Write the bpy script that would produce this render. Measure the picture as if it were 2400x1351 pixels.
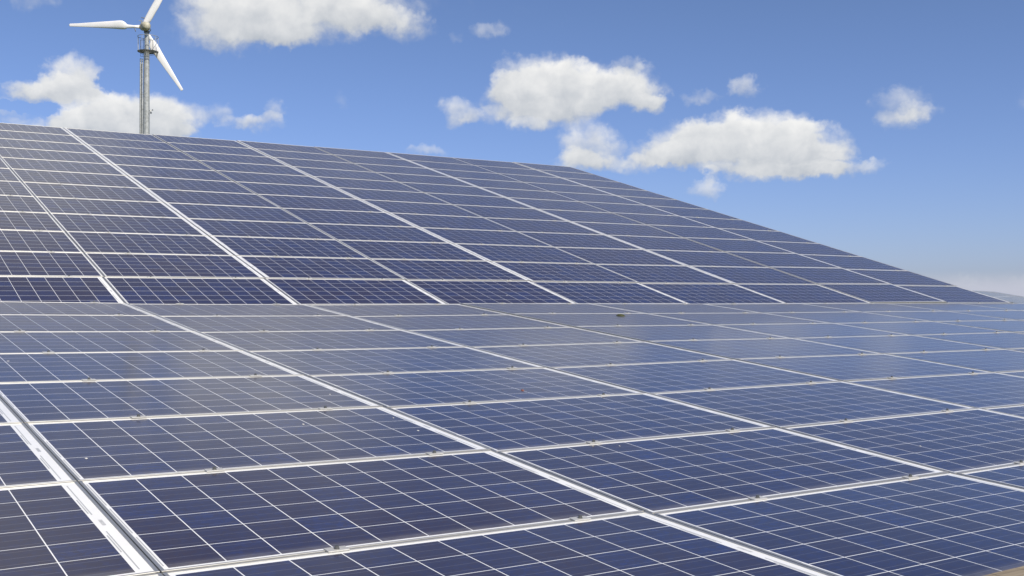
import bpy, bmesh, math, random
from math import radians as R, sin, cos, pi, atan2, asin, degrees
from mathutils import Vector, Matrix
random.seed(7)
for o in list(bpy.data.objects): bpy.data.objects.remove(o)
S = bpy.context.scene
COL = S.collection

# ------------------------------------------------------------------ camera
F = 2520.218; PITCH = 0.01426; YAW = 0.591866          # focal length in photo pixels, photo 2400 x 1351
cam_d = bpy.data.cameras.new('camera'); cam = bpy.data.objects.new('camera', cam_d); COL.objects.link(cam)
cam_d.sensor_width = 36; cam_d.lens = F/2400*36; cam_d.clip_end = 20000; cam_d.clip_start = 0.05
cam.location = (0, 0, 0); cam.rotation_euler = (pi/2+PITCH, 0, -YAW)
S.camera = cam
FW = Vector((sin(YAW)*cos(PITCH), cos(YAW)*cos(PITCH), sin(PITCH)))
RT = Vector((cos(YAW), -sin(YAW), 0)); UP = RT.cross(FW)
def ray(x, y): return (FW + RT*((x-1200)/F) - UP*((y-675.5)/F)).normalized()
def azel(x, y):
    d = ray(x, y); return degrees(atan2(d.x, d.y)), degrees(asin(d.z))
def pix(P):
    d = P.dot(FW)
    return (1200+F*P.dot(RT)/d, 675.5-F*P.dot(UP)/d) if d > .05 else (99999, 99999)

# ------------------------------------------------------------------ sun
SUN_EL = R(46); sdir = (RT*0.62 - Vector((sin(YAW), cos(YAW), 0))*0.78); sdir.normalize()
SUN_AZ = atan2(sdir.x, sdir.y)
sd = Vector((sin(SUN_AZ)*cos(SUN_EL), cos(SUN_AZ)*cos(SUN_EL), sin(SUN_EL)))
sun_d = bpy.data.lights.new('sun', 'SUN'); sun_d.energy = 5.0; sun_d.angle = R(.53); sun_d.color = (1, .93, .81)
sun = bpy.data.objects.new('sun', sun_d); COL.objects.link(sun)
sun.rotation_euler = sd.to_track_quat('Z', 'Y').to_euler()

# ------------------------------------------------------------------ exposure
S.view_settings.view_transform = 'Standard'; S.view_settings.look = 'None'
S.view_settings.exposure = 0.0; S.view_settings.gamma = 1

# ------------------------------------------------------------------ sky with clouds (world, in directions)
W = bpy.data.worlds.new('World'); S.world = W; W.use_nodes = True
nt = W.node_tree; nt.nodes.clear(); N = nt.nodes; L = nt.links
def nd(t, **k):
    n = N.new(t)
    for a, b in k.items(): setattr(n, a, b)
    return n
def setin(n, i, v):
    if hasattr(v, 'is_output') or isinstance(v, bpy.types.NodeSocket): n.id_data.links.new(v, n.inputs[i])
    else: n.inputs[i].default_value = v
def mth(op, a, b=None, c=None, clamp=False):
    n = nd('ShaderNodeMath', operation=op, use_clamp=clamp); setin(n, 0, a)
    if b is not None: setin(n, 1, b)
    if c is not None: setin(n, 2, c)
    return n.outputs[0]
def vmth(op, a, b):
    n = nd('ShaderNodeVectorMath', operation=op); setin(n, 0, a); setin(n, 1, b)
    return n.outputs['Value'] if op in ('DOT_PRODUCT', 'LENGTH') else n.outputs[0]
tc = nd('ShaderNodeTexCoord'); sx = nd('ShaderNodeSeparateXYZ'); L.new(tc.outputs['Generated'], sx.inputs[0])
az = mth('MULTIPLY', mth('ARCTAN2', sx.outputs[0], sx.outputs[1]), 57.29578)
el = mth('MULTIPLY', mth('ARCSINE', sx.outputs[2]), 57.29578)
uv = nd('ShaderNodeCombineXYZ'); L.new(az, uv.inputs[0]); L.new(el, uv.inputs[1])
def noise(vec, scale, detail=5, rough=.55, dist=0.):
    n = nd('ShaderNodeTexNoise', noise_dimensions='3D'); L.new(vec, n.inputs['Vector'])
    n.inputs['Scale'].default_value = scale; n.inputs['Detail'].default_value = detail
    n.inputs['Roughness'].default_value = rough; n.inputs['Distortion'].default_value = dist
    return n
nw = noise(uv.outputs[0], .42, 4, .6)
warp = vmth('MULTIPLY', vmth('SUBTRACT', nw.outputs['Color'], (.5, .5, .5)), (2.6, 1.7, 0))
nw2 = noise(uv.outputs[0], 1.9, 5, .6)
warp2 = vmth('MULTIPLY', vmth('SUBTRACT', nw2.outputs['Color'], (.5, .5, .5)), (.9, .65, 0))
uvw = vmth('ADD', vmth('ADD', uv.outputs[0], warp), warp2)
# cloud puffs: photo x, y, half width, half height, weight
PUFFS = [(560,45,120,62,1),(700,30,170,60,1.1),(860,25,120,45,.8),(930,62,70,36,.7),(470,78,75,32,.45),(640,82,90,26,.7),
 (172,188,62,44,1.25),(112,208,64,28,.95),(60,214,50,22,.55),(200,212,30,14,.3),
 (235,272,92,46,1),(70,254,70,10,-.9),(246,200,18,22,-.6),(1890,377,100,6,-.4),(165,292,70,30,.6),(325,278,100,50,1),(405,272,65,42,.8),(200,312,150,22,.8),(370,310,80,20,.7),
 (510,262,42,24,.55),(565,292,48,17,.5),(612,297,46,20,.6),(637,265,22,28,.55),(0,262,52,24,.6),(70,4,50,22,.45),
 (1265,190,100,58,1.2),(1340,215,120,60,1.2),(1205,225,70,45,1),(1440,215,90,42,.95),(1510,205,52,50,.8),(1468,152,34,22,.6),
 (1290,268,100,34,.9),(1072,258,48,34,.8),(1135,270,50,22,.5),(1235,296,46,18,.5),(1530,238,28,20,.55),
 (1378,345,62,48,1),(1350,382,52,28,.8),(1420,385,40,20,.5),
 (1600,328,85,45,1.1),(1680,318,85,48,1.15),(1800,318,100,52,1.2),(1880,345,100,48,1.1),(1560,362,105,30,.85),(1740,362,200,34,1),
 (1810,396,135,20,.9),(1950,388,75,22,.7),(2045,390,40,16,.45),(1500,388,60,20,.6),
 (1655,442,46,22,.75),(1668,412,18,18,.4),(1755,208,36,28,.75),(1650,228,50,14,.5),(2105,245,62,34,.65),(2110,285,55,20,.5),(2160,262,40,20,.4),
 (2330,655,150,14,.3),(2200,672,90,9,.2),(1145,78,44,18,.45),(1075,92,22,12,.3),(1000,356,48,13,.55),(790,232,18,20,.3),
 (-320,120,200,60,1),(1500,-190,330,60,.4),(2650,220,170,60,.9)]
# unseen clouds above and beside the view, some added to grey the panel reflections, given as azimuth, elevation, half sizes in degrees, weight
HIGH = [(7,24.5,8,4,.85),(16,27.5,8,4,.5),(26,21,7,3,.22),(10,18.6,8,2,.38),(21,17.3,8,1.6,.5),(22,20,22,5,.22),(-14,14,10,4,1),(-35,20,14,6,1),(75,16,12,4,.9),(100,22,14,6,1),(150,25,16,7,1),(-120,24,20,8,1),(-80,30,16,8,1)]
PUFFS = [(*azel(a, b), c*57.29578/F, d*57.29578/F, w) for a, b, c, d, w in PUFFS] + HIGH
acc = None; shd = None
for (px, py, rx, ry, w) in PUFFS:
    a0, e0, k = px, py, 1
    ln = vmth('MULTIPLY', vmth('SUBTRACT', uvw, (a0, e0, 0)), (1/(rx*k*1.33), 1/(ry*k*1.33), 0))
    q = vmth('DOT_PRODUCT', ln, ln)
    wv = mth('MULTIPLY', mth('MAXIMUM', mth('SUBTRACT', 1., q), 0.), w)
    yy = vmth('DOT_PRODUCT', ln, (0, 1, 0))
    sv = mth('MULTIPLY', wv, yy)
    acc = wv if acc is None else mth('ADD', acc, wv)
    shd = sv if shd is None else mth('ADD', shd, sv)
n1 = noise(uv.outputs[0], .8, 6, .52, .25)
n2 = noise(uv.outputs[0], .05, 4, .5)
# loose cloud cover elsewhere in the sky (seen only as reflections and from other directions)
high = mth('MULTIPLY', mth('SUBTRACT', n2.outputs['Fac'], .56), 1.6)
hm = nd('ShaderNodeMapRange', interpolation_type='SMOOTHSTEP'); L.new(el, hm.inputs[0]); hm.inputs[1].default_value = 17; hm.inputs[2].default_value = 26
high = mth('MULTIPLY', mth('MAXIMUM', high, 0.), hm.outputs[0])
dens = mth('ADD', mth('ADD', acc, high), mth('MULTIPLY', mth('SUBTRACT', n1.outputs['Fac'], .5), 1.0))
al = nd('ShaderNodeMapRange', interpolation_type='SMOOTHSTEP'); L.new(dens, al.inputs[0])
al.inputs[1].default_value = .06; al.inputs[2].default_value = 1.32
gate = nd('ShaderNodeMapRange'); L.new(mth('ADD', acc, high), gate.inputs[0]); gate.inputs[1].default_value = 0; gate.inputs[2].default_value = .3
alpha = mth('MULTIPLY', mth('MULTIPLY', al.outputs[0], gate.outputs[0]), .94)
vn = mth('DIVIDE', shd, mth('ADD', acc, .08))
lit = mth('ADD', mth('ADD', mth('MULTIPLY', vn, .72), .52), mth('MULTIPLY', mth('SUBTRACT', n1.outputs['Fac'], .5), 1.0), clamp=True)
cc = nd('ShaderNodeMix', data_type='RGBA'); L.new(lit, cc.inputs[0])
CB = 10.0
cc.inputs[6].default_value = (.50*CB, .535*CB, .58*CB, 1); cc.inputs[7].default_value = (.96*CB, .95*CB, .92*CB, 1)
sky = nd('ShaderNodeTexSky', sky_type='NISHITA', sun_disc=False); sky.sun_elevation = SUN_EL; sky.sun_rotation = SUN_AZ
sky.air_density = 1.0; sky.dust_density = .6; sky.ozone_density = 2.2; sky.altitude = 200
tint = nd('ShaderNodeMix', data_type='RGBA', blend_type='MULTIPLY'); tint.inputs[0].default_value = 1
L.new(sky.outputs[0], tint.inputs[6]); 
tm = nd('ShaderNodeMapRange'); L.new(el, tm.inputs[0]); tm.inputs[1].default_value = 2; tm.inputs[2].default_value = 15
tcol = nd('ShaderNodeMix', data_type='RGBA'); L.new(tm.outputs[0], tcol.inputs[0])
tcol.inputs[6].default_value = (.72, .80, 1.24, 1); tcol.inputs[7].default_value = (.775, .83, 1.08, 1); L.new(tcol.outputs[2], tint.inputs[7])
mx = nd('ShaderNodeMix', data_type='RGBA'); L.new(alpha, mx.inputs[0]); L.new(tint.outputs[2], mx.inputs[6]); L.new(cc.outputs[2], mx.inputs[7])
# pale haze band low over the horizon
hb = nd('ShaderNodeMapRange', interpolation_type='SMOOTHSTEP'); L.new(el, hb.inputs[0]); hb.inputs[1].default_value = 1.7; hb.inputs[2].default_value = .6
hbn = mth('MULTIPLY', hb.outputs[0], .7)
mh = nd('ShaderNodeMix', data_type='RGBA'); L.new(hbn, mh.inputs[0]); L.new(mx.outputs[2], mh.inputs[6]); mh.inputs[7].default_value = (.60*CB, .615*CB, .72*CB, 1)
bg = nd('ShaderNodeBackground'); L.new(mh.outputs[2], bg.inputs[0]); bg.inputs[1].default_value = .1
wo = nd('ShaderNodeOutputWorld'); L.new(bg.outputs[0], wo.inputs[0])
W.cycles.sampling_method = 'MANUAL'; W.cycles.sample_map_resolution = 512

# ------------------------------------------------------------------ material helpers
def mat(name, base, rough=.5, metal=0., coat=0., coatr=.05, spec=.5):
    m = bpy.data.materials.new(name); m.use_nodes = True
    b = m.node_tree.nodes['Principled BSDF']
    b.inputs['Base Color'].default_value = (*base, 1); b.inputs['Roughness'].default_value = rough
    b.inputs['Metallic'].default_value = metal; b.inputs['Coat Weight'].default_value = coat
    b.inputs['Coat Roughness'].default_value = coatr; b.inputs['Specular IOR Level'].default_value = spec
    return m, m.node_tree, b
def use(tree):
    global N, L
    N = tree.nodes; L = tree.links
def ramp(fac, stops):
    n = nd('ShaderNodeValToRGB'); L.new(fac, n.inputs[0])
    e = n.color_ramp.elements
    while len(e) < len(stops): e.new(.5)
    for i, (p, c) in enumerate(stops): e[i].position = p; e[i].color = (*c, 1)
    return n.outputs[0]
def mixc(f, a, b, bt='MIX'):
    n = nd('ShaderNodeMix', data_type='RGBA', blend_type=bt); setin(n, 0, f); 
    for i, v in ((6, a), (7, b)): setin(n, i, v if not isinstance(v, tuple) else (*v, 1))
    return n.outputs[2]

COATIOR = 1.25; COATR = .135
CELLP = .1574                                       # cell pitch
X0 = .0255                                          # first cell edge, from the panel's left joint
Y0 = (1-6*CELLP)/2
# silicon cells under glass
M_cell, t_, b_ = mat('silicon_cells_under_glass', (.02, .03, .09), .45, 0, 1, COATR, .08); use(t_)
b_.inputs['Coat IOR'].default_value = COATIOR
tc = nd('ShaderNodeTexCoord'); oi = nd('ShaderNodeObjectInfo')
P = tc.outputs['Object']; sp = nd('ShaderNodeSeparateXYZ'); L.new(P, sp.inputs[0])
cu = mth('DIVIDE', mth('SUBTRACT', sp.outputs[0], X0), CELLP); cv = mth('DIVIDE', mth('SUBTRACT', sp.outputs[1], Y0), CELLP)
ci = nd('ShaderNodeCombineXYZ'); L.new(mth('FLOOR', cu), ci.inputs[0]); L.new(mth('FLOOR', cv), ci.inputs[1]); L.new(mth('MULTIPLY', oi.outputs['Random'], 917.), ci.inputs[2])
wn = nd('ShaderNodeTexWhiteNoise', noise_dimensions='3D'); L.new(ci.outputs[0], wn.inputs[0])
pv = nd('ShaderNodeVectorMath', operation='ADD'); L.new(P, pv.inputs[0])
off = nd('ShaderNodeCombineXYZ'); L.new(mth('MULTIPLY', oi.outputs['Random'], 53.), off.inputs[2]); L.new(off.outputs[0], pv.inputs[1])
vor = nd('ShaderNodeTexVoronoi', feature='F1'); L.new(pv.outputs[0], vor.inputs['Vector']); vor.inputs['Scale'].default_value = 62
vs = nd('ShaderNodeSeparateColor'); L.new(vor.outputs['Color'], vs.inputs[0])
tone = mth('ADD', mth('MULTIPLY', wn.outputs[0], .58), mth('MULTIPLY', vs.outputs[0], .46))
c0 = ramp(tone, [(0, (.018, .009, .022)), (.4, (.014, .010, .033)), (.8, (.011, .012, .056)), (1, (.009, .016, .088))])
# some panels browner, some bluer
c1 = mixc(mth('MULTIPLY', oi.outputs['Random'], .4), c0, mixc(1., c0, (1.5, .95, .72), 'MULTIPLY'))
# three bus bars along the cell and the faint grid fingers across
fv = mth('FRACT', cv)
d3 = mth('ABSOLUTE', mth('SUBTRACT', mth('FRACT', mth('MULTIPLY', fv, 3.)), .5))
bus = mth('LESS_THAN', d3, .5*3*.0017/CELLP)
c2 = mixc(mth('MULTIPLY', bus, .62), c1, (.17, .17, .20))
# dust film and droplets
nz = noise(pv.outputs[0], 3.0, 6, .6); nz.noise_dimensions = '3D'
du = mth('MULTIPLY', nz.outputs['Fac'], .014)
lowdirt = nd('ShaderNodeMapRange', interpolation_type='SMOOTHSTEP'); L.new(sp.outputs[1], lowdirt.inputs[0])
lowdirt.inputs[1].default_value = .085; lowdirt.inputs[2].default_value = .02
nz2 = noise(pv.outputs[0], 14, 4, .6)
du2 = mth('MULTIPLY', mth('MULTIPLY', lowdirt.outputs[0], nz2.outputs['Fac']), .5)
c3 = mixc(mth('ADD', du, du2), c2, (.36, .33, .28))
vsp = nd('ShaderNodeTexVoronoi', feature='F1'); L.new(pv.outputs[0], vsp.inputs['Vector']); vsp.inputs['Scale'].default_value = 5.5
wsp = nd('ShaderNodeSeparateColor'); L.new(vsp.outputs['Color'], wsp.inputs[0])
spk = mth('MULTIPLY', mth('LESS_THAN', vsp.outputs['Distance'], mth('MULTIPLY', wsp.outputs[1], .022)), mth('GREATER_THAN', wsp.outputs[0], .72))
c4 = mixc(mth('MULTIPLY', spk, .8), c3, (.5, .48, .45))
L.new(c4, b_.inputs['Base Color'])
b_.inputs['Sheen Weight'].default_value = .45; b_.inputs['Sheen Roughness'].default_value = .2; b_.inputs['Sheen Tint'].default_value = (1, .86, .72, 1)
L.new(mth('ADD', mth('MULTIPLY', nz.outputs['Fac'], .05), COATR-.02), b_.inputs['Coat Roughness'])
# dimpled glass gives the reflections their soft breakup
bmp = nd('ShaderNodeBump'); bmp.inputs['Strength'].default_value = .035; bmp.inputs['Distance'].default_value = .01
nb = noise(pv.outputs[0], 4.0, 2, .5); L.new(nb.outputs['Fac'], bmp.inputs['Height']); L.new(bmp.outputs[0], b_.inputs['Coat Normal'])

# white backsheet under glass
M_back, t_, b_ = mat('white_backsheet_under_glass', (.78, .77, .74), .5, 0, 1, COATR, .2); use(t_)
b_.inputs['Coat IOR'].default_value = COATIOR
tc = nd('ShaderNodeTexCoord'); nz = noise(tc.outputs['Object'], 9, 5, .6)
L.new(ramp(nz.outputs['Fac'], [(.3, (.88, .87, .84)), (.7, (.82, .81, .77))]), b_.inputs['Base Color'])
# tinned ribbons
M_rib, t_, b_ = mat('tinned_ribbon_under_glass', (.46, .46, .43), .4, .1, 1, COATR); b_.inputs['Coat IOR'].default_value = COATIOR
# aluminium
def alu(name, base, rough=.42, metal=.55, dirt=.25):
    m, t, b = mat(name, base, rough, metal); use(t)
    tc = nd('ShaderNodeTexCoord'); oi = nd('ShaderNodeObjectInfo')
    v = vmth('ADD', tc.outputs['Object'], (0, 0, 0))
    off = nd('ShaderNodeCombineXYZ'); L.new(mth('MULTIPLY', oi.outputs['Random'], 31.), off.inputs[2])
    v = vmth('ADD', v, off.outputs[0])
    nz = noise(v, 6, 6, .65); nf = noise(v, 60, 3, .6)
    d = mth('MULTIPLY', mth('MULTIPLY', nz.outputs['Fac'], nf.outputs['Fac']), dirt*2)
    L.new(mixc(d, base, (.30, .27, .21)), b.inputs['Base Color'])
    L.new(mth('ADD', mth('MULTIPLY', nz.outputs['Fac'], .25), rough-.12), b.inputs['Roughness'])
    return m
M_frame = alu('anodised_aluminium', (.62, .61, .57), .47, .78, .4)
use(M_frame.node_tree); b_ = N['Principled BSDF']
# drawn extrusions: grain runs along each frame member, so the gloss spreads across it
tc = nd('ShaderNodeTexCoord'); sp = nd('ShaderNodeSeparateXYZ'); L.new(tc.outputs['Object'], sp.inputs[0])
endm = mth('GREATER_THAN', mth('ABSOLUTE', mth('SUBTRACT', sp.outputs[0], 1.65443/2)), 1.65443/2-.0135)
tv = mixc(endm, (0., 1., 0.), (1., 0., 0.)); vt = nd('ShaderNodeVectorTransform', vector_type='VECTOR', convert_from='OBJECT', convert_to='WORLD')
L.new(tv, vt.inputs[0]); L.new(vt.outputs[0], b_.inputs['Tangent']); b_.inputs['Anisotropic'].default_value = .5
M_clamp = alu('clamp_aluminium', (.66, .65, .61), .45, .4, .5)
M_rail = alu('mill_aluminium', (.55, .55, .54), .45, .6, .4)
M_bolt = alu('dark_steel', (.20, .205, .20), .4, .8, .3)
M_black, _, _ = mat('black_rubber', (.02, .02, .02), .6)
# galvanised steel
M_galv, t_, b_ = mat('galvanised_steel', (.42, .43, .42), .5, .35); use(t_)
tc = nd('ShaderNodeTexCoord'); v1 = nd('ShaderNodeTexVoronoi'); L.new(tc.outputs['Object'], v1.inputs['Vector']); v1.inputs['Scale'].default_value = 9
vs = nd('ShaderNodeSeparateColor'); L.new(v1.outputs['Color'], vs.inputs[0]); nz = noise(tc.outputs['Object'], 1.3, 6, .7)
L.new(ramp(mth('ADD', mth('MULTIPLY', vs.outputs[0], .4), mth('MULTIPLY', nz.outputs['Fac'], .6)), [(.2, (.30, .31, .29)), (.8, (.50, .51, .49))]), b_.inputs['Base Color'])
M_dsteel = alu('weathered_dark_steel', (.13, .14, .14), .5, .5, .3)
M_white = bpy.data.materials.new('white_gelcoat'); M_white.use_nodes = True; use(M_white.node_tree)
b_ = N['Principled BSDF']; tc = nd('ShaderNodeTexCoord'); nz = noise(tc.outputs['Object'], 1.5, 5, .6)
L.new(ramp(nz.outputs['Fac'], [(.3, (.87, .84, .82)), (.75, (.76, .76, .73))]), b_.inputs['Base Color']); b_.inputs['Roughness'].default_value = .35
M_nac = bpy.data.materials.new('aged_cream_paint'); M_nac.use_nodes = True; use(M_nac.node_tree)
b_ = N['Principled BSDF']; tc = nd('ShaderNodeTexCoord'); nz = noise(tc.outputs['Object'], 5, 5, .65)
L.new(ramp(nz.outputs['Fac'], [(.35, (.55, .53, .42)), (.6, (.36, .33, .22)), (.75, (.2, .16, .1))]), b_.inputs['Base Color']); b_.inputs['Roughness'].default_value = .5
# timber
M_wood = bpy.data.materials.new('weathered_timber'); M_wood.use_nodes = True; use(M_wood.node_tree)
b_ = N['Principled BSDF']; tc = nd('ShaderNodeTexCoord')
mp = nd('ShaderNodeMapping'); mp.inputs['Scale'].default_value = (3, 40, 40); L.new(tc.outputs['Object'], mp.inputs[0])
nz = noise(mp.outputs[0], 1.5, 6, .65); nk = noise(tc.outputs['Object'], 18, 4, .6)
L.new(mixc(mth('MULTIPLY', nk.outputs['Fac'], .5), ramp(nz.outputs['Fac'], [(.3, (.13, .10, .065)), (.55, (.27, .22, .15)), (.8, (.38, .32, .23))]), (.22, .17, .11)), b_.inputs['Base Color'])
b_.inputs['Roughness'].default_value = .8
# ground
M_grass = bpy.data.materials.new('meadow_grass'); M_grass.use_nodes = True; use(M_grass.node_tree)
b_ = N['Principled BSDF']; tc = nd('ShaderNodeTexCoord'); nz = noise(tc.outputs['Object'], .35, 8, .65); nf = noise(tc.outputs['Object'], 22, 6, .7)
g = mth('ADD', mth('MULTIPLY', nz.outputs['Fac'], .5), mth('MULTIPLY', nf.outputs['Fac'], .5))
L.new(ramp(g, [(.32, (.045, .055, .02)), (.5, (.07, .10, .03)), (.68, (.16, .15, .07))]), b_.inputs['Base Color']); b_.inputs['Roughness'].default_value = .9
bm_ = nd('ShaderNodeBump'); L.new(nf.outputs['Fac'], bm_.inputs['Height']); bm_.inputs['Distance'].default_value = .04; L.new(bm_.outputs[0], b_.inputs['Normal'])
M_drop = mat('dried_dropping', (.62, .60, .55), .8)[0]
M_moss = mat('moss', (.05, .055, .02), .9)[0]
M_red = mat('rust_leaf', (.25, .09, .05), .8)[0]
M_print = mat('grey_print', (.58, .58, .56), .5, 0, 1, COATR)[0]

# ------------------------------------------------------------------ object helpers
def obj(name, me, parent=None, m=None):
    o = bpy.data.objects.new(name, me); COL.objects.link(o)
    if parent: o.parent = parent
    if m and me and not me.materials: me.materials.append(m)
    return o
def tag(o, label=None, cat=None, group=None, kind=None):
    if label: o['label'] = label
    if cat: o['category'] = cat
    if group: o['group'] = group
    if kind: o['kind'] = kind
def empty(name, mtx): 
    o = bpy.data.objects.new(name, None); COL.objects.link(o); o.matrix_world = mtx; o.empty_display_size = .1; return o
def mesh(name, bm, m, smooth=False):
    me = bpy.data.meshes.new(name); bm.normal_update(); bm.to_mesh(me); bm.free(); me.materials.append(m)
    if smooth:
        for p in me.polygons: p.use_smooth = True
    return me
def box(bm, x0, x1, y0, y1, z0, z1, mtx=None):
    v = [bm.verts.new(Vector(c) if mtx is None else mtx @ Vector(c)) for c in
         [(x0,y0,z0),(x1,y0,z0),(x1,y1,z0),(x0,y1,z0),(x0,y0,z1),(x1,y0,z1),(x1,y1,z1),(x0,y1,z1)]]
    for f in ((3,2,1,0),(4,5,6,7),(0,1,5,4),(1,2,6,5),(2,3,7,6),(3,0,4,7)): bm.faces.new([v[i] for i in f])
def tube(bm, pts, rad, n=10, cap=True):
    rings = []
    for i, p in enumerate(pts):
        p = Vector(p); a = Vector(pts[max(i-1, 0)]); b = Vector(pts[min(i+1, len(pts)-1)])
        t = (b-a).normalized(); s = t.cross(Vector((0, 0, 1)));
        if s.length < .01: s = Vector((1, 0, 0))
        s.normalize(); u = s.cross(t)
        r = rad[i] if isinstance(rad, (list, tuple)) else rad
        rings.append([bm.verts.new(p+(s*cos(2*pi*k/n)+u*sin(2*pi*k/n))*r) for k in range(n)])
    for a, b in zip(rings, rings[1:]):
        for k in range(n): bm.faces.new((a[k], a[(k+1) % n], b[(k+1) % n], b[k]))
    if cap: bm.faces.new(rings[0][::-1]); bm.faces.new(rings[-1])

# ------------------------------------------------------------------ setting: ground
GZ = -1.62
bm = bmesh.new(); n = 40
for i in range(n+1):
    for j in range(n+1):
        f = lambda a: (a/n*2-1)
        x, y = f(i), f(j); x = math.copysign(abs(x)**3, x)*6000; y = math.copysign(abs(y)**3, y)*6000
        bm.verts.new((x, y, GZ))
bm.verts.ensure_lookup_table()
for i in range(n):
    for j in range(n):
        a = i*(n+1)+j; bm.faces.new([bm.verts[k] for k in (a, a+n+1, a+n+2, a+1)])
g = obj('ground', mesh('ground', bm, M_grass)); tag(g, kind='structure')

# ------------------------------------------------------------------ solar panel meshes (lower left corner at 0,0; frame top at z = 0)
PC = 1.65443
LX0, LX1, LY0, LY1 = .0020, PC-.0020, .0045, .9955     # outer frame
FI = .0105                                            # lip width
def frame_mesh():
    bm = bmesh.new()
    def ring(x0, x1, y0, y1, z): return [bm.verts.new(c) for c in ((x0,y0,z),(x1,y0,z),(x1,y1,z),(x0,y1,z))]
    c = .0008
    prof = [(0+.0, -.040), (0, -c), (c, 0), (FI-c, 0), (FI, -c), (FI, -.0022)]
    rings = [ring(LX0+d, LX1-d, LY0+d, LY1-d, z) for d, z in prof]
    bot = [ring(LX0+.028, LX1-.028, LY0+.028, LY1-.028, -.040), ring(LX0+.028, LX1-.028, LY0+.028, LY1-.028, -.038), ring(LX0+.002, LX1-.002, LY0+.002, LY1-.002, -.038), ring(LX0+.002, LX1-.002, LY0+.002, LY1-.002, -.007)]
    for a, b in zip(rings, rings[1:]):
        for k in range(4): bm.faces.new((a[k], a[(k+1) % 4], b[(k+1) % 4], b[k]))
    seq = [rings[0]]+bot
    for a, b in zip(seq, seq[1:]):
        for k in range(4): bm.faces.new((b[k], b[(k+1) % 4], a[(k+1) % 4], a[k]))
    # dark backing lid under the glass
    return mesh('frame', bm, M_frame)
GX0, GX1, GY0, GY1 = LX0+FI, LX1-FI, LY0+FI, LY1-FI
ZL = -.0022; GAP = .0034
def cells_mesh():
    bm = bmesh.new()
    for i in range(10):
        for j in range(6):
            a = X0+i*CELLP+GAP/2; b = a+CELLP-GAP; c = Y0+j*CELLP+GAP/2; d = c+CELLP-GAP
            bm.faces.new([bm.verts.new(v) for v in ((a,c,ZL),(b,c,ZL),(b,d,ZL),(a,d,ZL))])
    return mesh('cells', bm, M_cell)
def back_mesh():
    bm = bmesh.new()
    xs = [GX0]; ys = [GY0]
    for i in range(10): xs += [X0+i*CELLP+GAP/2, X0+(i+1)*CELLP-GAP/2]
    for j in range(6): ys += [Y0+j*CELLP+GAP/2, Y0+(j+1)*CELLP-GAP/2]
    xs.append(GX1); ys.append(GY1)
    grid = [[bm.verts.new((x, y, ZL)) for y in ys] for x in xs]
    for i in range(len(xs)-1):
        for j in range(len(ys)-1):
            if i % 2 == 1 and j % 2 == 1 and i < 20 and j < 12: continue
            bm.faces.new((grid[i][j], grid[i+1][j], grid[i+1][j+1], grid[i][j+1]))
    # underside of the laminate
    bm.faces.new([bm.verts.new(v) for v in ((GX0-.008,GY1+.008,-.0065),(GX1+.008,GY1+.008,-.0065),(GX1+.008,GY0-.008,-.0065),(GX0-.008,GY0-.008,-.0065))])
    return mesh('backsheet', bm, M_back)
def rib_mesh(kind):
    bm = bmesh.new(); z = ZL+.0003
    def st(x, y0, y1, w=.0042): bm.faces.new([bm.verts.new(v) for v in ((x-w/2,y0,z),(x+w/2,y0,z),(x+w/2,y1,z),(x-w/2,y1,z))])
    cy = lambda k: Y0+k*CELLP
    if kind == 'narrow':
        for k in (0, 2, 4): st(X0-.0065, cy(k)+.02, cy(k+2)-.02, .0036)
    else:
        xe = X0+10*CELLP
        st(xe+.0125, cy(0)+.02, cy(3)-.09, .0036); st(xe+.0125, cy(3)+.09, cy(6)-.02, .0036)
        for k in (1, 3.55): st(xe+.0055, cy(k)+.02, cy(k+1.3)-.02, .0036)
    return mesh('ribbon', bm, M_rib)
def print_mesh():
    bm = bmesh.new(); z = ZL+.0003; x = X0+10*CELLP+.022; rr = random.Random(3)
    y = .47
    while y < .53:
        w = rr.choice((.001, .0016, .0024)); bm.faces.new([bm.verts.new(v) for v in ((x-.006,y,z),(x+.005,y,z),(x+.005,y+w,z),(x-.006,y+w,z))]); y += w+rr.choice((.001, .002))
    return mesh('serial_print', bm, M_print)
def junction_mesh():
    bm = bmesh.new(); box(bm, PC-.26, PC-.14, .43, .57, -.030, -.0085); return mesh('junction_box', bm, M_black)
ME = dict(frame=frame_mesh(), cells=cells_mesh(), backsheet=back_mesh(), ribN=rib_mesh('narrow'), ribW=rib_mesh('wide'), prn=print_mesh(), jb=junction_mesh())
def clamp_plate():
    bm = bmesh.new()
    box(bm, -.033, .033, -.0175, .0175, .0006, .0040)
    box(bm, -.033, .033, -.0035, .0035, -.030, .0006)
    bmesh.ops.bevel(bm, geom=[e for e in bm.edges if all(v.co.z > .003 for v in e.verts)], offset=.0008, segments=1, affect='EDGES')
    return mesh('plate', bm, M_clamp)
def clamp_bolt():
    bm = bmesh.new()
    bmesh.ops.create_cone(bm, cap_ends=True, segments=20, radius1=.0085, radius2=.0085, depth=.0012, matrix=Matrix.Translation((0, 0, .0046)))
    bmesh.ops.create_cone(bm, cap_ends=True, segments=20, radius1=.0066, radius2=.0062, depth=.0085, matrix=Matrix.Translation((0, 0, .0094)))
    bmesh.ops.create_cone(bm, cap_ends=True, segments=6, radius1=.003, radius2=.003, depth=.0006, matrix=Matrix.Translation((0, 0, .0139)))
    return mesh('bolt', bm, M_bolt)
ME_plate, ME_bolt = clamp_plate(), clamp_bolt()

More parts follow.
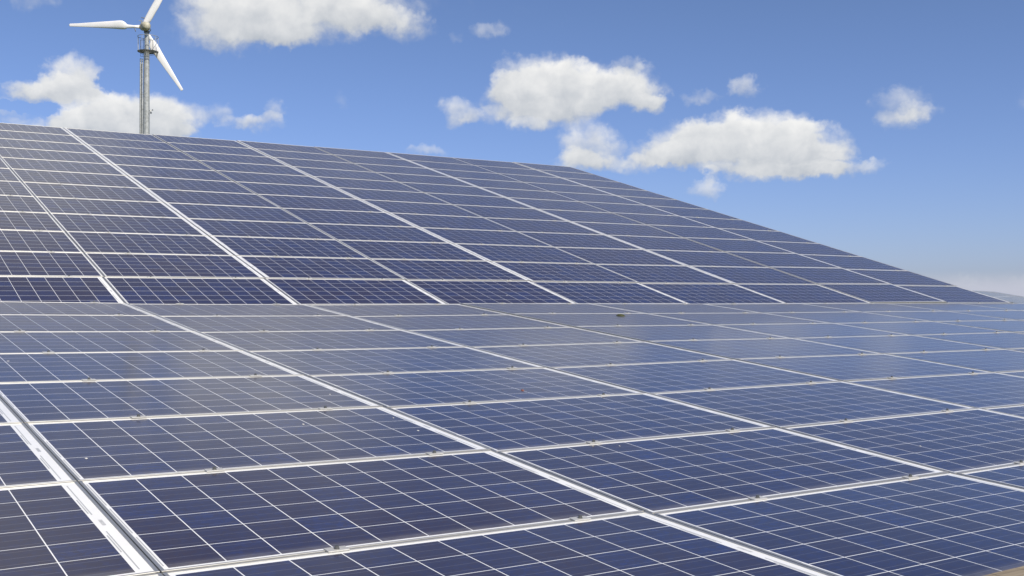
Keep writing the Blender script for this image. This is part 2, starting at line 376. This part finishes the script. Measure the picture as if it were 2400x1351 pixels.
def panel(mtx, flip=False, group='solar panels'):
    j = Matrix.Translation((PC/2, .5, 0)) @ Matrix.Rotation(R(random.gauss(0, .07)), 4, 'X') @ Matrix.Rotation(R(random.gauss(0, .05)), 4, 'Y') @ Matrix.Rotation(R(random.gauss(0, .04)), 4, 'Z') @ Matrix.Translation((-PC/2, -.5, 0))
    m = mtx @ j
    if flip: m = m @ Matrix.Translation((PC, 1, 0)) @ Matrix.Rotation(pi, 4, 'Z')
    e = empty('solar_panel', m)
    obj('frame', ME['frame'], e)
    bs = obj('backsheet', ME['backsheet'], e)
    obj('cells', ME['cells'], e)
    obj('ribbon', ME['ribN'], bs); obj('ribbon', ME['ribW'], bs); obj('serial_print', ME['prn'], bs)
    obj('junction_box', ME['jb'], e)
    e['group'] = group
    return e
def clamp(mtx, x, y):
    e = empty('panel_clamp', mtx @ Matrix.Translation((x, y, random.uniform(0, .0006))) @ Matrix.Rotation(R(random.gauss(0, 1.2)), 4, 'Z'))
    obj('plate', ME_plate, e); obj('bolt', ME_bolt, e)
    return e

# ------------------------------------------------------------------ measured geometry of the arrays
PCN = 1.6791
AX = 0.758093; AY = 2.621073; AZ = -0.715663; alA = 0.103947; BX = 2.408346; BY = 9.865491; BZ = -0.014729; alB = 0.275784; CX = 2.355004; CY = 10.640379; CZ = 0.245208; alC = 0.277931; azC = -0.013752; tiC = 0.004704; azB = -0.023435; tiB = 0.000546; 
cA = [[0.06451, 0.0088, -0.01189, 6e-05], [0.02722, -0.00482, -0.00395, -0.00066], [-0.00056, -0.00476, 0.0039, -0.00142], [-0.00927, -0.00016, -0.00318, 0.00049], [-0.00815, -0.00444, -0.00134, 0.00056], [-0.01436, -0.00286, 0.0023, 0.00035], [-0.01993, 0.00133, 0.0012, 0.00013], [-0.02315, 0.00368, 0.00087, 0.00019], [-0.01631, 0.00323, -0.00115, 0.00018]]
cB = [[-0.00118, -0.00191, 1e-05, -0.00015], [0.00839, -0.00183, 0.00159, 2e-05], [0.00502, 0.00099, 0.00025, 4e-05], [-0.0012, 0.00296, 0.00071, 3e-05], [-0.00457, 0.00217, -0.00159, 0.0], [-0.00523, -0.0006, -0.00046, -1e-05], [-0.00597, -0.00033, 0.00064, 3e-05], [0.00474, -0.00145, -0.00115, 3e-05]]
cC = [[0.0076, -0.00201, -0.0001, -0.00257], [0.0105, -0.00355, -0.00109, -0.00257], [-0.00047, 0.00191, 0.00221, -0.00108], [-0.00902, 0.0027, -0.00409, 0.0001], [-0.01432, 0.00071, 0.00096, 0.0012], [-0.01306, 0.00093, -0.00075, 0.00141], [0.00268, 0.00473, 0.00188, 0.00044], [0.01608, -0.00541, -0.00351, 0.00312]]
jA = [0.0315, -0.03057, -0.05841, -0.07558, -0.04744, -0.01076, 0.02328, 0.05001, 0.05913, 0.05883]
jB = [0.02827, -0.00663, -0.02181, -0.01662, -0.00407, 0.00696, 0.01116, 0.00777, -0.00504]
jC = [0.13112, 0.03815, -0.0118, -0.02684, -0.02637, -0.02027, -0.02163, -0.0256, -0.03675]
rA = [0.10754, 0.08698, 0.0492, 0.02479, -0.00434, -0.02961, -0.05525, -0.06321, -0.1161]
rC = [-0.01156, -0.03373, -0.04071, -0.04603, -0.04225, -0.02127, 0.00191, 0.01392, 0.01811, 0.03173, 0.05277, 0.07712]

def ex(t, i):
    n = len(t)
    if i < 0: return t[0] + (t[1]-t[0])*.5*i
    if i > n-1: return t[-1] + (t[-1]-t[-2])*.5*(i-n+1)
    a = int(min(i, n-2)); return t[a]*(1-(i-a)) + t[a+1]*(i-a)
def col(c, k):
    if k < 0: q = c[0]; return [q[0], q[1]-.8*q[2], 0, q[3]]
    if k >= len(c): q = c[-1]; return [q[0], q[1]+.88*q[2], 0, q[3]]
    return c[k]
def adj(P0, u, a, c, s, pv):
    return P0 + Vector((0, cos(a), sin(a)))*c[0] + Vector((0, -sin(a), cos(a)))*(c[1]+c[2]*(u-.8)+c[3]*(s-pv))
def base(X, Y, Z, al, j, az, ti, x):
    y = j*cos(al); z = j*sin(al)
    return Vector((X+x-y*az, Y+y+x*az, Z+z+ti*x))
def ptA_flat(k, side, j):
    x = (k+side)*PCN+ex(jA, k+side)
    return adj(base(AX, AY, AZ, alA, j-1+ex(rA, j), 0, 0, x), side*PCN, alA, col(cA, k), j, 4)
def ptA(k, side, j):
    P = ptA_flat(k, side, j)
    return P + Vector((0, 0, FRONT)) if j == 0 else P
def ptC(k, side, j):
    return adj(base(CX, CY, CZ, alC, j+ex(rC, j), azC, tiC, (k+side)*PCN+ex(jC, k+side)), side*PCN, alC, col(cC, k), j, 5)
def ptB(k, side, j):
    # the single lower row butts against the steep array's bottom edge, its joints a little further left
    T = ptC(k, side, 0) + Vector((-.030, -.004, -.004))
    return T - Vector((0, cos(alB), sin(alB)))*(1-j)
FRONT = 0.
_z = ptA(1, 0, 0)*.68 + ptA(1, 1, 0)*.32
_d = Vector((2377, 1340))
FRONT = (1340-pix(_z)[1])*-1/F*_z.dot(FW)
FRONT = FRONT + 0.0
def frame_mtx(o, px, py):
    x = (px-o).normalized(); z = x.cross(py-o).normalized(); y = z.cross(x)
    m = Matrix((x*((px-o).length/PC), y*(py-o).length, z)).transposed().to_4x4(); m.translation = o; return m
def inview(m, mg=0, pts=((0,0),(1,0),(1,1),(0,1),(.5,.5),(.5,0),(.5,1),(0,.5),(1,.5))):
    for a, b in pts:
        x, y = pix(m @ Vector((a*PC, b, 0)))
        if -mg < x < 2400+mg and -mg < y < 1351+mg: return True
    return False
ORD = ['first','second','third','fourth','fifth','sixth','seventh','eighth','ninth','tenth','eleventh','twelfth','thirteenth','fourteenth','fifteenth','sixteenth','seventeenth','eighteenth','nineteenth','twentieth']
arrays = {}
def build(name, fn, cols, rows, flipodd=False, keep=None):
    out = {}
    for j in rows:
        for k in cols:
            m = frame_mtx(fn(k, 0, j), fn(k, 1, j), fn(k, 0, j+1))
            if inview(m, 160) or k in keep: out[(k, j)] = (panel(m, flipodd and k % 2 == 1, name), m)
    arrays[name] = out
    return out
GA, GB, GC = 'panels of the near gently sloping array', 'panels of the single row behind the crest', 'panels of the steep upper array'
PA = build(GA, ptA, range(-3, 12), range(0, 8), keep=range(-1, 9))
PB = build(GB, ptB, range(-1, 8), range(0, 1), keep=range(-1, 8))
PCc = build(GC, ptC, range(-1, 8), range(0, 11), True, keep=range(-1, 8))
def label_rows(d, text, off):
    rows = sorted({j for _, j in d})
    for j in rows:
        vis = [k for (k, jj), (e, m) in sorted(d.items()) if jj == j and inview(m)]
        for (k, jj), (e, m) in d.items():
            if jj != j: continue
            e['category'] = 'solar panel'
            if k in vis: e['label'] = text(j, vis.index(k))
            else:
                side_ = 'left' if (not vis and k < 0) or (vis and k < vis[0]) else 'right'
                n_ = (vis[0]-k if side_ == 'left' else k-vis[-1]) if vis else k+1
                e['label'] = off(j, side_, max(n_, 1)-1)
label_rows(PA, lambda j, i: f"blue panel of the near low array, {ORD[j]} row up, {ORD[i]} from the left", lambda j, sd_, n: f'blue near low array panel, {ORD[j]} row up, {ORD[n]} beyond the {sd_} picture edge')
label_rows(PB, lambda j, i: f"blue panel in the single row just above the near array's crest, {ORD[i]} from left", lambda j, sd_, n: f'blue single row panel behind the crest, {ORD[n]} beyond the {sd_} picture edge')
label_rows(PCc, lambda j, i: f"blue panel of the steep upper array, {ORD[10-j]} row down from its top, {ORD[i]} from left", lambda j, sd_, n: f'blue steep array panel, {ORD[10-j]} row down, {ORD[n]} beyond the {sd_} picture edge')

# clamps on the seams
def clamps(d, rows, label, group, y_of=lambda j: 0.):
    for j in rows:
        lst = []
        for (k, jj), (e, m) in sorted(d.items()):
            if jj != min(j, max(r for _, r in d)): continue
            for x in (.485, 1.37):
                P = m @ Vector((x, 1. if j > max(r for _, r in d) else 0., 0))
                q = pix(P)
                if -2 < q[0] < 2402 and -40 < q[1] < 1400:
                    lst.append((q[0], m, x+random.uniform(-.035, .02), 1. if j > max(r for _, r in d) else 0.))
        lst.sort(key=lambda t: t[0])
        i = 0
        for q, m, x, y in lst:
            c = clamp(m, x, y)
            inf = 0 <= q <= 2400
            c['category'] = 'clamp'; c['group'] = group
            c['label'] = label(j, i) if inf else 'small aluminium panel clamp just outside the photo'
            if inf: i += 1
clamps(PA, range(1, 9), lambda j, i: f"small bolted aluminium clamp on the near array's {ORD[j-1]} seam up, {ORD[i]} from left", 'clamps on the seams of the near array')
clamps(PB, range(1, 2), lambda j, i: f"small clamp on the seam atop the single row behind the crest, {ORD[i]} from left", 'clamps above the single row')
clamps(PCc, range(1, 6), lambda j, i: f"tiny clamp on the steep array's {ORD[j-1]} inner seam up, {ORD[i]} from left", 'clamps on the seams of the steep array')

# ------------------------------------------------------------------ racks: rails up the slope and posts to the ground
def rack(fn, cols, j0, j1, label, postrows):
    m0 = Matrix.Translation((fn(cols[0], 0, j0).x, fn(cols[0], 0, j0).y, GZ))
    e = empty('mounting_rack', m0); inv = m0.inverted()
    tag(e, label, 'mounting rack')
    for k in cols:
        for u in (.485, 1.37):
            bm = bmesh.new()
            P = lambda j: inv @ (fn(k, 0, j)*(1-u/PC)+fn(k, 1, j)*(u/PC))
            a, b = P(j0), P(j1); 
            t = (b-a).normalized(); n_ = Vector((0, -t.z, t.y)).normalized()
            mm = Matrix((Vector((1, 0, 0)), t, n_)).transposed().to_4x4(); mm.translation = a
            box(bm, -.02, .02, .01, (b-a).length-.01, -.085, -.0415, mm)
            obj('rail', mesh('rail', bm, M_rail), e)
            for j in postrows:
                if k % 2 == 0 or u > 1: 
                    q = P(j); bm = bmesh.new()
                    box(bm, q.x-.03, q.x+.03, q.y-.03, q.y+.03, 0, q.z-.089)
                    box(bm, q.x-.07, q.x+.07, q.y-.07, q.y+.07, 0, .012)
                    obj('post', mesh('post', bm, M_galv), e)
rack(ptA, list(range(-1, 9)), 0, 8, 'aluminium rack on steel posts under the near low array', (1, 4, 7))
rack(ptB, list(range(-1, 8)), 0, 1, 'aluminium rack under the single row behind the crest', (0,))
rack(ptC, list(range(-1, 8)), 0, 11, 'tall aluminium rack on steel posts under the steep upper array', (1, 5, 10))

# low timber wall with a boarded ledge along the front edge
e0 = ptA(-1, 0, 0); e1 = ptA(8, 1, 0)
root = empty('timber_wall', Matrix.Translation((e0.x, e0.y, GZ)))
tag(root, 'low brown timber wall with a boarded ledge along the near array front edge', 'timber wall')
Lx = e1.x-e0.x; sl = (e1-e0)/Lx
def board(bm, x0, x1, y0, y1, z0, z1):
    o = e0.z-GZ
    v = []
    for x, y, z in [(x0,y0,z0),(x1,y0,z0),(x1,y1,z0),(x0,y1,z0),(x0,y0,z1),(x1,y0,z1),(x1,y1,z1),(x0,y1,z1)]:
        v.append(bm.verts.new((x, y+sl.y*x, (z+o+sl.z*x) if z > -.5 else 0)))
    for f in ((3,2,1,0),(4,5,6,7),(0,1,5,4),(1,2,6,5),(2,3,7,6),(3,0,4,7)): bm.faces.new([v[i] for i in f])
yy = -.004
for r_ in range(3):
    bm = bmesh.new(); x = -random.uniform(0, .05)
    while x < Lx:
        w = random.uniform(.09, .13)
        board(bm, x+.0015, x+w-.0015, yy-.072, yy-.002, -.035, -.008-random.uniform(0, .002)); x += w
    bmesh.ops.bevel(bm, geom=bm.edges[:], offset=.0015, segments=1, affect='EDGES')
    obj('ledge_blocks', mesh('ledge_blocks', bm, M_wood), root); yy -= .075
bm = bmesh.new(); x = 0
while x < Lx:
    board(bm, x+.002, x+.148, -.20, -.175, -.9, -.0365); x += .15
obj('boarding', mesh('boarding', bm, M_wood), root)

# ------------------------------------------------------------------ distant array to the right, seen past the corner of the steep one
PV = ray(2440, 689.8)
o0 = ray(2325, 697)*25
xdir = -PV
ydir = (-RT*103+UP*17); ydir -= xdir*ydir.dot(xdir); ydir.normalize()
if xdir.cross(ydir).z < 0: xdir = -xdir
GD = 'panels of the far array at the right edge'
for jj in (-1, 0):
    for ii in range(-2, 17):
        o = o0 + PV*(ii*PC) + ydir*jj
        if xdir.dot(PV) < 0: o = o + PV*PC
        pe = panel(frame_mtx(o, o+xdir*PC, o+ydir), False, GD); pe['category'] = 'solar panel'
        pe['label'] = f"pale blue far array panel at the right edge, {'right' if jj else 'left'} row, {ORD[ii+2]} from the near end"
fa = empty('mounting_rack', Matrix.Translation((o0.x, o0.y, GZ))); tag(fa, 'rack of the far array at the right edge', 'mounting rack')
for ii in range(-2, 18, 2):
    for v in (-.8, .8):
        q = o0 + PV*(ii*PC) + ydir*v - fa.location
        bm = bmesh.new(); box(bm, q.x-.03, q.x+.03, q.y-.03, q.y+.03, 0, q.z-.09); obj('post', mesh('post', bm, M_galv), fa)
for v in (-.5, .5):
    q0 = o0 + PV*(-2*PC) + ydir*v - fa.location; q1 = o0 + PV*(17*PC) + ydir*v - fa.location
    bm = bmesh.new(); tube(bm, [q0-Vector((0, 0, .065)), q1-Vector((0, 0, .065))], .022, 6); obj('rail', mesh('rail', bm, M_rail), fa)

# ------------------------------------------------------------------ wind turbine
D = 66.0; pm = D/F
def at(x, y, d=0.): 
    r = ray(x, y); return r*((D+d)/r.dot(FW))
bx = at(342.7, 317)
HF = Vector((FW.x, FW.y, 0)).normalized()
tb = empty('wind_turbine', Matrix.Translation((bx.x, bx.y, GZ)))
tag(tb, 'white three bladed wind turbine on a grey steel tower behind the steep array', 'wind turbine')
mw = tb.matrix_world.inverted()
def loc(P): return mw @ P
ztop = at(343, 76).z-GZ; zmid = at(343, 122).z-GZ; zlow = at(343, 317).z-GZ
def w2(x): return x*pm
bm = bmesh.new()
def octring(z, r, n=12): 
    return [bm.verts.new((cos(2*pi*(k+.5)/n)*r, sin(2*pi*(k+.5)/n)*r, z)) for k in range(n)]
slope = (w2(8.0)-w2(6.3))/(zmid-zlow)
rs = [octring(0, w2(8.0)+slope*zlow), octring(zlow, w2(8.0)), octring(zmid+.1, w2(6.3)), octring(zmid+.12, w2(5.2)), octring(ztop, w2(5.0))]
for a, b in zip(rs, rs[1:]):
    for k in range(12): bm.faces.new((a[k], a[(k+1) % 12], b[(k+1) % 12], b[k]))
bm.faces.new(rs[-1])
obj('tower', mesh('tower', bm, M_galv), tb)
bm = bmesh.new(); tube(bm, [(0,0,0), (0,0,.06)], .62, 20); obj('base_flange', mesh('base_flange', bm, M_galv), tb)
# cable and ladder channel on the left side of the tower
lx = -RT
def offp(right, toward, z): return RT*right - HF*toward + Vector((0, 0, z))
zl = at(333, 138).z-GZ
bm = bmesh.new()
for r_, w in ((-w2(13.6), .045), (-w2(9.3), .035)):
    tube(bm, [offp(r_-slope*0, .10, .3), offp(r_+.02, .10, zl)], w, 6)
for i in range(int((zl-.5)/.31)):
    z = .5+i*.31
    if i % 3 == 0: tube(bm, [offp(-w2(13.6), .10, z), offp(-w2(7), .05, z)], .022, 5)
    tube(bm, [offp(-w2(13.6), .10, z), offp(-w2(9.3), .10, z)], .012, 5)
obj('ladder', mesh('ladder', bm, M_galv), tb)
bm = bmesh.new(); tube(bm, [offp(-w2(12), .02, .3), offp(-w2(11), .02, zl-.3)], .05, 8)
obj('cable_duct', mesh('cable_duct', bm, M_dsteel), tb)
# platform and guard rail
zf = at(343, 121).z-GZ; zr = at(343, 86).z-GZ; rp = w2(23)
pc = Vector((w2(3)*RT.x, w2(3)*RT.y, 0))
bm = bmesh.new()
def ringtube(bm, z, r, rad, a0=0, a1=2*pi, n=36, c=pc):
    pts = [(c.x+cos(a0+(a1-a0)*i/n)*r, c.y+sin(a0+(a1-a0)*i/n)*r, z) for i in range(n+1)]
    tube(bm, pts, rad, 6, False)
# floor: a grating ring with bars
ringtube(bm, zf, rp, .02); ringtube(bm, zf, rp*.72, .01); ringtube(bm, zf-.12, rp*.7, .012)
for i in range(16):
    a = 2*pi*i/16; tube(bm, [(pc.x+cos(a)*rp, pc.y+sin(a)*rp, zf), (cos(a)*.12, sin(a)*.12, zf)], .016, 5)
for i in range(-8, 9):
    y = i*rp/9; h = math.sqrt(max(rp*rp-y*y, 0)); tube(bm, [(pc.x-h, pc.y+y, zf+.01), (pc.x+h, pc.y+y, zf+.01)], .008, 4)
pf = obj('platform', mesh('platform', bm, M_dsteel), tb)
bm = bmesh.new(); ringtube(bm, zr, rp, .017)
for i in range(9):
    a = 2*pi*i/9+.35; tube(bm, [(pc.x+cos(a)*rp, pc.y+sin(a)*rp, zf), (pc.x+cos(a)*rp, pc.y+sin(a)*rp, zr)], .013, 5)
obj('guard_rail', mesh('guard_rail', bm, M_galv), tb)
bm = bmesh.new()
q = lambda r_, t, z: pc+RT*r_-HF*t+Vector((0, 0, z))
for r_ in (-.42, .34):
    tube(bm, [q(r_, .1, zf), q(r_, .1, zr-.22)], .02, 5)
tube(bm, [q(-.42, .1, zr-.22), q(-.1, .1, zr-.22)], .018, 5); tube(bm, [q(.34, .1, zr-.22), q(.05, .1, zr-.2)], .018, 5)
tube(bm, [q(-.42, .1, zf), q(-.42, .1, zf-.3), q(-.15, .1, zf-.3)], .02, 5)
obj('gate_frame', mesh('gate_frame', bm, M_dsteel), tb)
# nacelle
hub = loc(at(336.5, 63.5, 0.55))
nb_ = loc(at(342.5, 62, -.25))
ax = (hub-nb_).normalized()
bm = bmesh.new()
sec = [(-.28, .10), (-.22, .20), (.0, .27), (.35, .29), (.6, .25), (.8, .2)]
u1 = ax.cross(Vector((0, 0, 1))).normalized(); u2 = u1.cross(ax)
rings = []
for t, r_ in sec:
    rings.append([bm.verts.new(nb_+ax*t+(u1*math.copysign(abs(cos(a))**.7, cos(a))+u2*math.copysign(abs(sin(a))**.8, sin(a))*.95)*r_) for a in [2*pi*k/20 for k in range(20)]])
for a, b in zip(rings, rings[1:]):
    for k in range(20): bm.faces.new((a[k], a[(k+1) % 20], b[(k+1) % 20], b[k]))
bm.faces.new(rings[0][::-1]); bm.faces.new(rings[-1]); bmesh.ops.recalc_face_normals(bm, faces=bm.faces[:])
nac = obj('nacelle', mesh('nacelle', bm, M_nac, True), tb)
bm = bmesh.new(); cpt = Vector((0, 0, 0))
tube(bm, [(0, 0, ztop-.02), (0, 0, ztop+.08)], .17, 16); tube(bm, [(0, 0, ztop+.08), (0, 0, hub.z-.2)], .12, 16)
obj('yaw_bearing', mesh('yaw_bearing', bm, M_dsteel), tb)
bm = bmesh.new()
for s_ in (-1, 1): tube(bm, [nb_+ax*.3+u1*.2*s_+u2*.25, nb_+ax*.3+u1*.22*s_+u2*.36], .03, 6)
tube(bm, [nb_+ax*.1-u1*.25+u2*.1, nb_+ax*.1-u1*.3+u2*.3, nb_+ax*.1-u1*.42+u2*.3], .02, 6)
obj('wind_vane', mesh('wind_vane', bm, M_galv), nac)
# rotor
bm = bmesh.new(); tube(bm, [hub-ax*.1, hub+ax*.1, hub+ax*.3, hub+ax*.42], [.20, .24, .18, .05], 20)
obj('hub', mesh('hub', bm, M_nac, True), tb)
def blade(ang, full=False):
    """one lofted blade; ang in degrees seen from the camera, 0 = right, 90 = up"""
    rad = RT*cos(R(ang))+UP*sin(R(ang)); tan = RT*sin(R(ang))-UP*cos(R(ang)); out = FW
    bm = bmesh.new(); rings = []
    Rm = w2(176)
    st = [(.26,.11,.10,0,0),(.55,.085,.08,0,0),(.75,.10,.085,0,2),(1.0,.115,.085,.01,6),(1.15,.22,.17,.05,9),(1.30,.265,.20,.085,9),(1.5,.265,.20,.09,9),(2.0,.235,.15,.08,7),(2.8,.19,.09,.06,5),(3.6,.145,.035,.035,3),(4.3,.105,.025,.012,2),(Rm-.05,.09,.018,0,1),(Rm,.05,.01,0,1)]
    st = [(a, b, c, d, e) if a < 1.9 else (a*Rm/4.85, b, c, d, e) for a, b, c, d, e in st[:-2]] + st[-2:]
    if full:      # seen into its leading edge: the broad thick root hides the neck
        st = [(.10,.15,.26,0,0),(.35,.20,.30,.02,4),(.7,.22,.32,.03,6),(1.15,.23,.30,.03,8),(1.5,.24,.26,.04,8)] + [(a, b*.95, c*1.6, d*.5, e) for a, b, c, d, e in st if a > 1.8]
    n = 18
    for r_, c, t, o_, tw in st:
        tw = R(tw)*1.4
        cd = tan*cos(tw)-out*sin(tw); td = out*cos(tw)+tan*sin(tw)
        rg = []
        for k in range(n):
            a = 2*pi*k/n; x = cos(a); y = sin(a)*(1-.35*x if c > .1 else 1)
            rg.append(bm.verts.new(hub+rad*r_+cd*(x*c+o_)+td*y*t*.5*(1 if c > .11 else 1.6)))
        rings.append(rg)
    for a, b in zip(rings, rings[1:]):
        for k in range(n): bm.faces.new((a[k], a[(k+1) % n], b[(k+1) % n], b[k]))
    bm.faces.new(rings[0][::-1]); bm.faces.new(rings[-1]); bmesh.ops.recalc_face_normals(bm, faces=bm.faces[:])
    b = obj('blade', mesh('blade', bm, M_white, True), tb)
    bm = bmesh.new(); p0 = hub+rad*.55; 
    tube(bm, [p0+rad*.0, p0-tan*.14-rad*.04+out*-.1, p0-tan*.33-rad*.12-out*.16], .028, 6)
    obj('pitch_weight', mesh('pitch_weight', bm, M_dsteel), b)
for a, fl in ((178.6, False), (-58.7, False), (61.5, True)): blade(a, fl)
# small lamp bracket on the tower's right side
bm = bmesh.new(); zb = at(352, 262).z-GZ
tube(bm, [offp(w2(7.4), 0, zb+.06), offp(w2(9.5), 0, zb+.08), offp(w2(11), 0, zb), offp(w2(10.5), 0, zb-.07)], .022, 6)
tube(bm, [offp(w2(10.8), 0, zb-.02), offp(w2(10.8), 0, zb-.12)], .05, 8)
tube(bm, [offp(w2(14), 0, zb+.10), offp(w2(15.5), 0, zb+.10)], .04, 8); tube(bm, [offp(w2(10), 0, zb+.07), offp(w2(14), 0, zb+.1)], .007, 4)
obj('sensor_bracket', mesh('sensor_bracket', bm, M_bolt), tb)

# ------------------------------------------------------------------ small things lying on the glass
def inv_pix(fn, col, j, x, y):
    m = frame_mtx(fn(col, 0, j), fn(col, 1, j), fn(col, 0, j+1)); mi = m.inverted()
    o = mi @ Vector((0, 0, 0)); d = mi.to_3x3() @ ray(x, y); t = -(o.z-ZL)/d.z; P = o+d*t
    return m, P
def blob(name, m, P, rx, ry, h, mt, label, cat, seed, n=14):
    rr = random.Random(seed); bm = bmesh.new()
    top = bm.verts.new((0, 0, h)); ring1 = []; ring2 = []
    for k in range(n):
        a = 2*pi*k/n; f = rr.uniform(.6, 1.15)
        ring1.append(bm.verts.new((cos(a)*rx*.6*f, sin(a)*ry*.6*f, h*.8))); ring2.append(bm.verts.new((cos(a)*rx*f, sin(a)*ry*f, .0002)))
    for k in range(n):
        bm.faces.new((top, ring1[k], ring1[(k+1) % n])); bm.faces.new((ring1[k], ring2[k], ring2[(k+1) % n], ring1[(k+1) % n]))
    o = obj(name, mesh(name, bm, mt, True)); o.matrix_world = m @ Matrix.Translation((P.x, P.y, ZL+.0002)); tag(o, label, cat)
def find(x, y):
    for (k, j), (e, m) in sorted(PA.items()):
        mm, P = inv_pix(ptA, k, j, x, y)
        if 0 < P.x < PC and 0 < P.y < 1: return mm, P
    for (k, j), (e, m) in sorted(PB.items()):
        mm, P = inv_pix(ptB, k, j, x, y)
        if 0 < P.x < PC and 0 < P.y < 1: return mm, P
    return None
for i, (x, y, rx, ry, mt, lab) in enumerate([
  (202, 1075, .008, .014, M_drop, 'pale crust of dropping on the grey panel near the lower left'),
  (980, 1010, .008, .014, M_drop, 'white smear of bird dropping beside the wide white seam'),
  (711, 995, .007, .014, M_drop, 'light speck of bird dropping left of the centre seam'),
  (1452, 1046, .004, .008, M_drop, 'white dot of bird dropping just below a clamped seam'),
  (1390, 1046, .006, .004, M_drop, 'white dropping trace right beside a seam clamp'),
  (2157, 1046, .004, .009, M_drop, 'small white dropping on the panel at the far right'),
  (922, 980, .004, .01, M_drop, 'faint droplet stain right of the wide seam'),
  (773, 925, .005, .012, M_drop, 'white dropping dot on the panel left of the seam'),
  (19, 847, .012, .006, M_drop, 'white splash of dropping at the left edge of the photo'),
  (1188, 693, .012, .01, M_drop, 'white dropping on the single row behind the crest'),
  (1941, 689, .014, .012, M_drop, 'white oval dropping far right on the single row'),
  (491/3.848+1200, 1071, .004, .008, M_bolt, 'dark speck of grit on a cell line'),
  (236, 805, .006, .016, M_bolt, 'black speck on the left panels above a clamp'),
]):
    f = find(x, y)
    if f: blob('bird_dropping' if mt is M_drop else 'dirt_speck', f[0], f[1], rx*.7, ry*.7, .002, mt, lab, 'dropping' if mt is M_drop else 'speck', i)
f = find(1225, 916)
if f: blob('dead_leaf', f[0], f[1], .009, .013, .006, M_red, 'small rusty leaf curled on a cell line of the near array', 'leaf', 5)
f = find(1455, 741)
if f: blob('moss_tuft', f[0], f[1], .045, .05, .02, M_moss, 'dark moss tuft on the glass just below a clamp near the crest', 'moss', 9)
